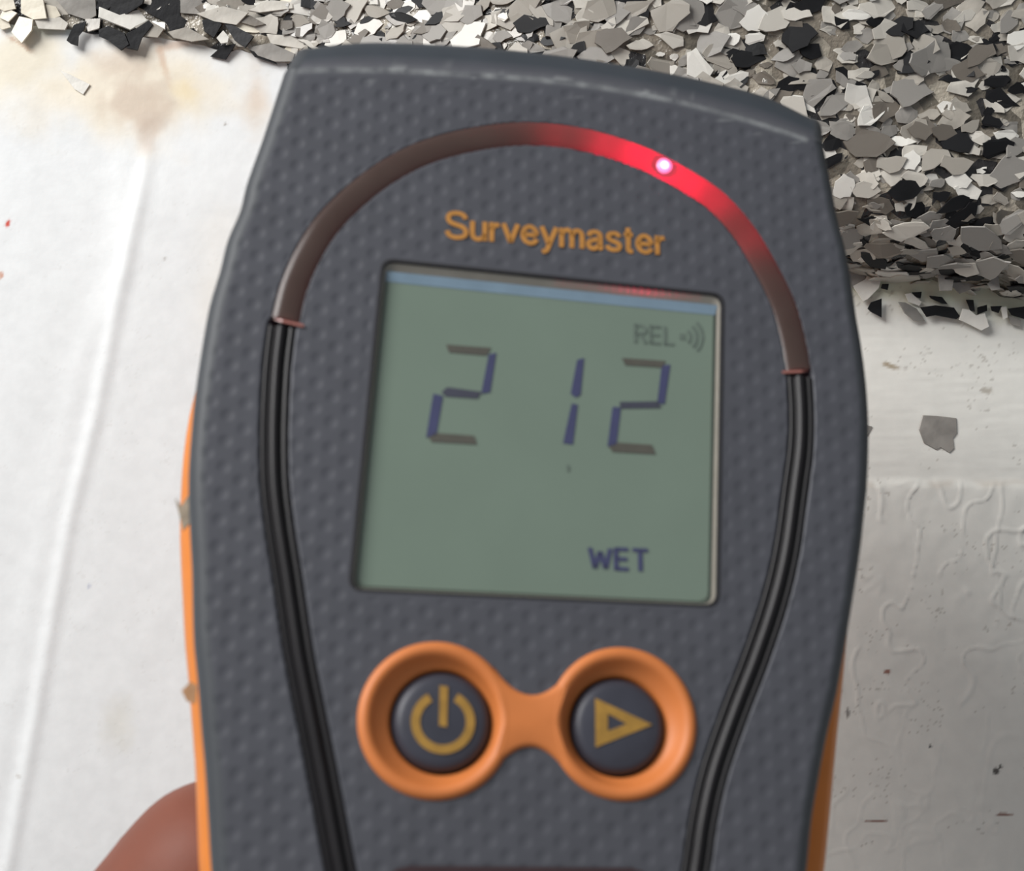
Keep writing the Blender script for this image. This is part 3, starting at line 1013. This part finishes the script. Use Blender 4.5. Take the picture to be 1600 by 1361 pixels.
def plate(name, pts_px, mat, z, parent, t=0.00004, sc=None):
    pts = ccw([tuple(loc(x, y, z)) for x, y in pts_px])
    n = len(pts)
    v = [(a, b, z) for a, b in pts] + [(a, b, z + t) for a, b in pts]
    f = [tuple(range(n - 1, -1, -1)), tuple(range(n, 2 * n))] + [(i, (i + 1) % n, n + (i + 1) % n, n + i) for i in range(n)]
    return obj(name, mesh(name, v, f), mat, parent)


Z6 = lambda pts: zz(pts, 0.4263, 530, 380)
for key, pts in [
    ('b', [(392, 372), (556, 384), (540, 412), (402, 400)]),
    ('n', [(548, 408), (575, 402), (553, 546), (520, 552)]),
    ('d', [(375, 546), (396, 528), (520, 545), (508, 570), (390, 562)]),
    ('n', [(345, 552), (380, 560), (355, 705), (318, 712)]),
    ('b', [(328, 712), (352, 696), (494, 706), (505, 738), (338, 728)]),
    ('n', [(872, 428), (897, 421), (884, 556), (866, 566), (848, 552)]),
    ('n', [(852, 588), (874, 592), (856, 738), (820, 733)]),
    ('b', [(1036, 421), (1196, 432), (1184, 456), (1048, 447)]),
    ('n', [(1182, 448), (1213, 445), (1192, 590), (1165, 588)]),
    ('d', [(1028, 582), (1168, 580), (1180, 604), (1030, 606)]),
    ('n', [(1002, 600), (1032, 602), (1015, 740), (983, 745)]),
    ('b', [(988, 746), (1010, 730), (1146, 740), (1160, 774), (1002, 765)]),
]:
    m_ = {'b': M_BROWN, 'n': M_NAVY, 'd': material('lcd_segment_dark', s2l(58, 58, 74), rough=0.5, noise=0.1, nscale=600)}[key] if key == 'd' else {'b': M_BROWN, 'n': M_NAVY}[key]
    plate('digit_segment', Z6(pts), m_, ZS, lcd)
plate('mark', Z6([(832, 815), (842, 812), (845, 832), (836, 838)]), M_FAINT, ZS, lcd)


GLYPH = {
    'S': (0.70, [('c', [(.62, .74), (.55, .88), (.34, .94), (.12, .88), (.07, .73), (.14, .59), (.34, .51), (.55, .43), (.64, .27), (.57, .11), (.34, .05), (.12, .11), (.05, .27)])]),
    'u': (0.54, [('c', [(.07, .70), (.07, .25), (.13, .09), (.27, .05), (.40, .12), (.46, .26)]), ('l', [(.46, .70), (.46, 0)])]),
    'r': (0.34, [('l', [(.07, .70), (.07, 0)]), ('c', [(.07, .40), (.14, .58), (.31, .64)])]),
    'v': (0.52, [('l', [(.03, .70), (.26, .03)]), ('l', [(.26, .03), (.49, .70)])]),
    'e': (0.56, [('l', [(.07, .36), (.50, .36)]), ('c', [(.50, .36), (.45, .55), (.28, .66), (.12, .56), (.06, .35), (.13, .14), (.29, .05), (.43, .10), (.50, .21)])]),
    'y': (0.53, [('l', [(.03, .70), (.27, .05)]), ('c', [(.50, .70), (.38, .36), (.26, .02), (.18, -.17), (.04, -.22)])]),
    'm': (0.80, [('l', [(.07, .70), (.07, 0)]), ('c', [(.07, .42), (.14, .60), (.26, .65), (.37, .58), (.40, .42), (.40, 0)]), ('c', [(.40, .42), (.47, .60), (.59, .65), (.70, .58), (.73, .42), (.73, 0)])]),
    'a': (0.56, [('c', [(.08, .49), (.13, .61), (.28, .66), (.42, .60), (.45, .46), (.45, .12), (.51, .02)]), ('c', [(.45, .40), (.25, .36), (.09, .28), (.07, .15), (.16, .05), (.30, .07), (.45, .22)])]),
    's': (0.50, [('c', [(.44, .53), (.38, .63), (.25, .66), (.11, .61), (.08, .50), (.14, .41), (.27, .36), (.41, .29), (.45, .18), (.39, .08), (.25, .05), (.10, .09), (.05, .20)])]),
    't': (0.34, [('c', [(.16, .90), (.16, .50), (.16, .15), (.20, .05), (.31, .04)]), ('l', [(.02, .65), (.31, .65)])]),
    'W': (0.86, [('l', [(.04, .95), (.22, .05)]), ('l', [(.22, .05), (.42, .80)]), ('l', [(.42, .80), (.62, .05)]), ('l', [(.62, .05), (.80, .95)])]),
    'E': (0.60, [('l', [(.08, 1), (.08, 0)]), ('l', [(.08, .94), (.54, .94)]), ('l', [(.08, .5), (.50, .5)]), ('l', [(.08, .06), (.54, .06)])]),
    'T': (0.64, [('l', [(.03, .94), (.61, .94)]), ('l', [(.32, .94), (.32, 0)])]),
    'R': (0.64, [('l', [(.08, 1), (.08, 0)]), ('c', [(.08, .94), (.38, .94), (.54, .82), (.54, .62), (.38, .50), (.08, .50)]), ('l', [(.30, .50), (.57, 0)])]),
    'L': (0.54, [('l', [(.08, 1), (.08, 0)]), ('l', [(.08, .06), (.50, .06)])]),
}


def text_part(name, body, A, B, cap_px, mat, z, parent, bold=0.075, t=0.00005):
    """stroked lettering whose base line runs from A to B on the meter's plane at height z"""
    a = loc(*A, z); b = loc(*B, z)
    d = b - a; L = np.linalg.norm(d); d /= L
    n = np.array([-d[1], d[0]])
    capl = np.linalg.norm(loc(A[0], A[1] - cap_px, z) - a)
    adv = sum(GLYPH[c][0] + 0.07 for c in body) - 0.07
    V_ = []; F_ = []
    x = 0.0
    for c in body:
        w, strokes = GLYPH[c]
        for kind_, pts in strokes:
            p = smooth_curve(pts, 28) if kind_ == 'c' else np.array(pts, float)
            tg = np.gradient(p, axis=0); tg /= np.linalg.norm(tg, axis=1)[:, None]
            nr_ = np.stack([-tg[:, 1], tg[:, 0]], -1)
            e1, e2 = p + nr_ * bold, p - nr_ * bold
            k = len(p); o_ = len(V_)
            for q in np.concatenate([e1, e2]):
                g = a + d * ((q[0] + x) / adv * L) + n * q[1] * capl
                V_.append((g[0], g[1], z + t))
            for q in np.concatenate([e1, e2]):
                g = a + d * ((q[0] + x) / adv * L) + n * q[1] * capl
                V_.append((g[0], g[1], z))
            for i in range(k - 1):
                F_.append((o_ + i, o_ + k + i, o_ + k + i + 1, o_ + i + 1))
                F_.append((o_ + i, o_ + i + 1, o_ + 2 * k + i + 1, o_ + 2 * k + i))
                F_.append((o_ + k + i, o_ + 3 * k + i, o_ + 3 * k + i + 1, o_ + k + i + 1))
        x += w + 0.07
    return obj(name, mesh(name, V_, F_), mat, parent)


text_part('wet_lettering', 'WET', (920, 889), (1014, 893), 35, M_NAVY, ZS, lcd, bold=0.085)
text_part('mode_lettering', 'REL', (990, 535), (1054, 540), 29, M_FAINT, ZS, lcd)
# sound waves symbol beside the mode lettering
def arc_plate(name, c, r, w, a0, a1, mat, z, parent, n=14):
    o_ = [(c[0] + (r + w) * math.cos(math.radians(a)), c[1] - (r + w) * math.sin(math.radians(a))) for a in np.linspace(a0, a1, n)]
    i_ = [(c[0] + (r - w) * math.cos(math.radians(a)), c[1] - (r - w) * math.sin(math.radians(a))) for a in np.linspace(a1, a0, n)]
    a = [tuple(loc(x, y, z)) for x, y in o_]; b = [tuple(loc(x, y, z)) for x, y in i_[::-1]]
    v = [(*p, z) for p in a] + [(*p, z) for p in b] + [(*p, z + 0.00005) for p in a] + [(*p, z + 0.00005) for p in b]
    f = []
    for k in range(n - 1):
        f += [(2 * n + k, 2 * n + k + 1, 3 * n + k + 1, 3 * n + k), (k, 2 * n + k, 2 * n + k + 1, k + 1)[::-1], (n + k, n + k + 1, 3 * n + k + 1, 3 * n + k)[::-1]]
    return obj(name, mesh(name, v, f), mat, parent)


plate('sound_dot', [(1062, 521), (1070, 522), (1070, 531), (1062, 530)], M_FAINT, ZS, lcd)
for r in (14, 24, 33):
    arc_plate('sound_wave', (1064, 526), r, 2.2, -42, 42, M_FAINT, ZS, lcd)

# clear pane over the display
pm = bpy.data.materials.new('clear_pane')
pm.use_nodes = True
nt = pm.node_tree
for n in list(nt.nodes): nt.nodes.remove(n)
out = nt.nodes.new('ShaderNodeOutputMaterial')
tp = nt.nodes.new('ShaderNodeBsdfTransparent'); tp.inputs['Color'].default_value = (0.96, 0.97, 0.96, 1)
gs = nt.nodes.new('ShaderNodeBsdfGlossy'); gs.inputs['Roughness'].default_value = 0.06
lw = nt.nodes.new('ShaderNodeLayerWeight'); lw.inputs['Blend'].default_value = 0.5
pw = nt.nodes.new('ShaderNodeMath'); pw.operation = 'POWER'; pw.inputs[1].default_value = 5.0
nt.links.new(lw.outputs['Facing'], pw.inputs[0])
fr = nt.nodes.new('ShaderNodeMath'); fr.operation = 'MULTIPLY_ADD'; fr.inputs[1].default_value = 0.92; fr.inputs[2].default_value = 0.06
nt.links.new(pw.outputs[0], fr.inputs[0])
nz = nt.nodes.new('ShaderNodeTexNoise'); nz.inputs['Scale'].default_value = 250
tcc = nt.nodes.new('ShaderNodeTexCoord'); nt.links.new(tcc.outputs['Object'], nz.inputs['Vector'])
mrr = nt.nodes.new('ShaderNodeMapRange'); mrr.inputs['To Min'].default_value = 0.04; mrr.inputs['To Max'].default_value = 0.12
nt.links.new(nz.outputs['Fac'], mrr.inputs['Value']); nt.links.new(mrr.outputs['Result'], gs.inputs['Roughness'])
mx = nt.nodes.new('ShaderNodeMixShader')
nt.links.new(fr.outputs[0], mx.inputs['Fac']); nt.links.new(tp.outputs[0], mx.inputs[1]); nt.links.new(gs.outputs[0], mx.inputs[2])
nt.links.new(mx.outputs[0], out.inputs['Surface'])
pane_pts = rounded(qa, 0.001)[::-1]
v = [(*p, -0.00012) for p in pane_pts]
obj('display_pane', mesh('display_pane', v, [tuple(range(len(v)))]), pm, meter)

# ---- printed name above the display
tx = text_part('name_lettering', 'Surveymaster', (696, 372), (1040, 399), 43, M_PRINT, 0.00003, meter, bold=0.078)
tx['label'] = 'printed orange lettering above the display'

# ---- orange button surround
prof_of = lambda r, rk: [(rk + 0.0001, -0.0030), (rk + 0.0002, -0.0010), (r * 0.70, -0.00085), (r * 0.76, -0.0004), (r * 0.80, 0.0000), (r * 0.83, 0.00025), (r * 0.87, 0.00042), (r * 0.92, 0.00045), (r * 0.96, 0.0003), (r * 0.99, 0.0001), (r * 1.005, -0.0005)]
SV = []; SF = []
for (c, r, kc, kr) in ring_geo:
    v = []; n = 72
    pf = prof_of(r, kr)
    for rr_, hh in pf:
        t = np.clip((r * 0.8 - rr_) / (r * 0.8 - (kr + 0.0003)), 0, 1)
        cc = c * (1 - t) + kc * t
        for i in range(n):
            a = 2 * math.pi * i / n
            v.append((cc[0] + rr_ * math.cos(a), cc[1] + rr_ * math.sin(a), hh))
    f = []
    for k in range(len(pf) - 1):
        for i in range(n):
            j = (i + 1) % n
            f.append((k * n + i, (k + 1) * n + i, (k + 1) * n + j, k * n + j))
    o_ = len(SV); SV += v; SF += [tuple(i + o_ for i in q) for q in f]
# bridge
b0, b1 = loc(790, 1125), loc(870, 1128)
d = b1 - b0; Lb = np.linalg.norm(d); d /= Lb; nn = np.array([-d[1], d[0]])
cols_ = []
half0 = np.linalg.norm(loc(832, 1085) - loc(832, 1165)) / 2
for t in np.linspace(-0.25, 1.25, 15):
    hh = half0 * (1 + 1.05 * (abs(t - 0.5) / 0.75) ** 2.0)
    row = []
    for u, z in ((-1.06, -0.0005), (-1, 0.0001), (-0.93, 0.0003), (-0.8, 0.00042), (0, 0.00044), (0.8, 0.00042), (0.93, 0.0003), (1, 0.0001), (1.06, -0.0005)):
        p = b0 + d * Lb * t + nn * hh * u
        # keep the bridge out of the bowls
        for (c, r, kc, kr) in ring_geo:
            vv = p - c; l_ = np.linalg.norm(vv)
            if l_ < r * 0.9: p = c + vv / l_ * r * 0.9
        row.append((*p, z))
    cols_.append(row)
bv = np.array(cols_).reshape(-1, 3)
o_ = len(SV); SV += [tuple(p) for p in bv]
SF += [tuple(int(i) + o_ for i in q) for q in grid_faces(15, 9)]
sur = obj('button_surround', mesh('button_surround', SV, SF, True), M_ORANGE, meter)
sur['label'] = 'orange rubber surround joining the two buttons'

caps = []
for (c, r, kc, kr) in ring_geo:
    pf = [(0.00001, -0.00025), (kr * 0.5, -0.00027), (kr * 0.80, -0.00034), (kr * 0.90, -0.00048), (kr * 0.97, -0.0008), (kr, -0.0013), (kr, -0.0038)]
    v, f = lathe(kc, pf, 56)
    caps.append(obj('button', mesh('button', v, [q[::-1] for q in f], True), M_CAP, meter))
ZB = -0.00024
arc_plate('power_ring', (692, 1128), 43, 7, 118, 422, M_ICON, ZB, caps[0], 40)
plate('power_bar', [(687, 1071), (700, 1073), (698, 1136), (686, 1134)], M_ICON, ZB, caps[0], 0.00006)
Z7 = lambda p: zz(p, 0.4375, 480, 940)
to_, ti_ = Z7([(1028, 345), (1232, 440), (1030, 520)]), Z7([(1073, 400), (1142, 437), (1073, 463)])
v = [(*loc(x, y, ZB), ZB) for x, y in to_] + [(*loc(x, y, ZB), ZB) for x, y in ti_]
v = v + [(a, b, c2 + 0.00005) for a, b, c2 in v]
f = []
for i in range(3):
    j = (i + 1) % 3
    f += [(6 + i, 9 + i, 9 + j, 6 + j), (i, 6 + i, 6 + j, j), (3 + i, 3 + j, 9 + j, 9 + i)]
obj('arrow_icon', mesh('arrow_icon', v, f), M_ICON, caps[1])

# ---- dark label plate at the lower edge
plate('lower_label_plate', [(606, 1372), (618, 1358), (640, 1353), (985, 1356), (1005, 1362), (1014, 1376), (1000, 1600), (640, 1600)], material('dark_label_plate', s2l(52, 36, 38), rough=0.4, noise=0.1), 0.00006, meter, 0.0002)

# ---- scuffed bits of rubber at the edges
def burr(pts, z, colr):
    o = plate('rubber_burr', pts, material('frayed_rubber', s2l(*colr), rough=0.8, noise=0.25, nscale=900), z, meter, 0.0004)
    return o


burr([(274, 780), (284, 792), (298, 770), (300, 815), (286, 830), (279, 800)], -0.0035, (150, 136, 118))
burr([(284, 1080), (298, 1066), (308, 1072), (306, 1100), (292, 1096)], -0.0050, (170, 128, 92))
burr([(1286, 1030), (1292, 1012), (1312, 1008), (1318, 1020), (1306, 1026), (1300, 1036)], -0.0012, (120, 118, 108))
burr([(1332, 768), (1344, 762), (1348, 776), (1338, 782)], -0.0012, (112, 112, 104))

# ================================================================== HAND
def capsule(a, b, ra, rb, n=14, m=6):
    a = np.array(a, float); b = np.array(b, float)
    d = b - a; L = np.linalg.norm(d); d /= L
    up = np.array([0, 0, 1.0]) if abs(d[2]) < 0.9 else np.array([1.0, 0, 0])
    e1 = np.cross(d, up); e1 /= np.linalg.norm(e1); e2 = np.cross(d, e1)
    rings = []
    for k in range(1, m + 1):
        t = math.pi / 2 * (1 - k / m)
        rings.append((a - d * ra * math.sin(t), ra * math.cos(t)))
    for k in range(0, m):
        t = math.pi / 2 * k / m
        rings.append((b + d * rb * math.sin(t), rb * math.cos(t)))
    v = [a - d * ra]
    for c, r in rings:
        for i in range(n):
            q = 2 * math.pi * i / n
            v.append(c + e1 * r * math.cos(q) + e2 * r * math.sin(q))
    v.append(b + d * rb)
    f = []
    for i in range(n):
        f.append((0, 1 + i, 1 + (i + 1) % n))
    for k in range(len(rings) - 1):
        for i in range(n):
            j = (i + 1) % n
            f.append((1 + k * n + i, 1 + (k + 1) * n + i, 1 + (k + 1) * n + j, 1 + k * n + j))
    last = len(v) - 1; o0 = 1 + (len(rings) - 1) * n
    for i in range(n):
        f.append((o0 + i, last, o0 + (i + 1) % n))
    return v, f


def wl_(px, py, d):      # a point at distance d from the lens, in the meter's frame
    p = np.array([(px - CX) / F * d, d, (CY - py) / F * d])
    return RM.T @ (p - RO)


mm = 0.001
T_tip = wl_(336, 1372, 0.1398); T_ip = wl_(112, 1665, 0.1400); T_mc = wl_(40, 2080, 0.150)
wrist = np.array((-14, -165, -44)) * mm
segs = [(T_tip, T_ip, 9.5, 10.4), (T_ip, T_mc, 10.6, 12.4), (T_mc, wrist + [0, .012, 0], 14.5, 19)]
bodyy = [(wrist, np.array((-10, -250, -50)) * mm, 25, 30), (wrist + [-.012, 0, 0], np.array((-24, -250, -50)) * mm, 22, 28)]
kn = [(20, -62, -37), (23, -82, -37), (23, -101, -36), (20, -118, -35)]
for i, k in enumerate(kn):
    k = np.array(k) * mm
    rr = [9.5, 9.8, 9.2, 8.2][i]
    segs.append((wrist + [-.006 + .002 * i, .018 - .004 * i, 0], k, 14, 11.5))
    pip = k + np.array((14.5, -1, 20)) * mm
    dip = pip + np.array((-3, -1, 19 - i)) * mm
    tip = dip + np.array((-13 + i, -1, 7.5)) * mm
    segs += [(k, pip, rr + 0.8, rr - 0.3), (pip, dip, rr - 0.3, rr - 1.0), (dip, tip, rr - 1.0, rr - 1.9)]
segs.append((T_mc + [.008, -.008, -.004], np.array((10, -80, -38)) * mm, 12, 12))
segs.append((T_mc + [.008, -.012, -.004], np.array((12, -105, -38)) * mm, 13, 12))
HV = []; HF = []
for a, b, ra, rb in segs + bodyy:
    v, f = capsule(a, b, ra * mm, rb * mm)
    o_ = len(HV); HV += [tuple(p) for p in v]; HF += [tuple(i + o_ for i in q) for q in f]
skin = material('skin', s2l(113, 63, 47), rough=0.6, spec=0.35, noise=0.06, nscale=220, bump=0.10, bscale=1500, sss=0.12)
tmp = bpy.data.objects.new('hand_tmp', mesh('hand_tmp', HV, HF))
C.objects.link(tmp)
rmod = tmp.modifiers.new('remesh', 'REMESH'); rmod.mode = 'VOXEL'; rmod.voxel_size = 0.0013
smod = tmp.modifiers.new('smooth', 'SMOOTH'); smod.factor = 0.6; smod.iterations = 10
dgp = bpy.context.evaluated_depsgraph_get()
hme = bpy.data.meshes.new_from_object(tmp.evaluated_get(dgp))
bpy.data.objects.remove(tmp, do_unlink=True)
hme.name = 'hand'
hme.polygons.foreach_set('use_smooth', [True] * len(hme.polygons))
hand = obj('hand', hme, skin)
hand.matrix_basis = meter.matrix_basis.copy()
tag(hand, 'bare hand gripping the meter, its thumb showing at lower left', 'hand')


def nail(tip, prev, nrm, r):
    d = np.array(tip) - np.array(prev); d /= np.linalg.norm(d)
    nrm = np.array(nrm, float); nrm -= d * nrm.dot(d); nrm /= np.linalg.norm(nrm)
    s = np.cross(d, nrm)
    v = []; nr, nc = 7, 7
    for i in range(nr):
        for j in range(nc):
            u = i / (nr - 1) * 2 - 1; w = j / (nc - 1) * 2 - 1
            ang = w * 0.85
            k = r * 1.0
            edge = 1 - 0.25 * max(0, u) ** 3 - 0.2 * max(0, -u) ** 3
            p = np.array(tip) + d * (u * r * 0.72 - r * 0.22) + (nrm * math.cos(ang * edge) + s * math.sin(ang * edge)) * k * (1 - 0.08 * max(0, u))
            v.append(p)
    me = mesh('fingernail', v, grid_faces(nr, nc), True)
    return obj('fingernail', me, material('nail', s2l(206, 160, 146), rough=0.3, noise=0.04), hand)


nail(T_tip, T_ip, (-0.35, 0.0, -1.0), 9.4 * mm)
for i, k in enumerate(kn):
    k = np.array(k) * mm
    rr = [9.5, 9.8, 9.2, 8.2][i]
    pip = k + np.array((14.5, -1, 20)) * mm
    dip = pip + np.array((-3, -1, 19 - i)) * mm
    tip = dip + np.array((-13 + i, -1, 7.5)) * mm
    nail(tip, dip, (0.4, 0, 1.0), (rr - 1.9) * mm)
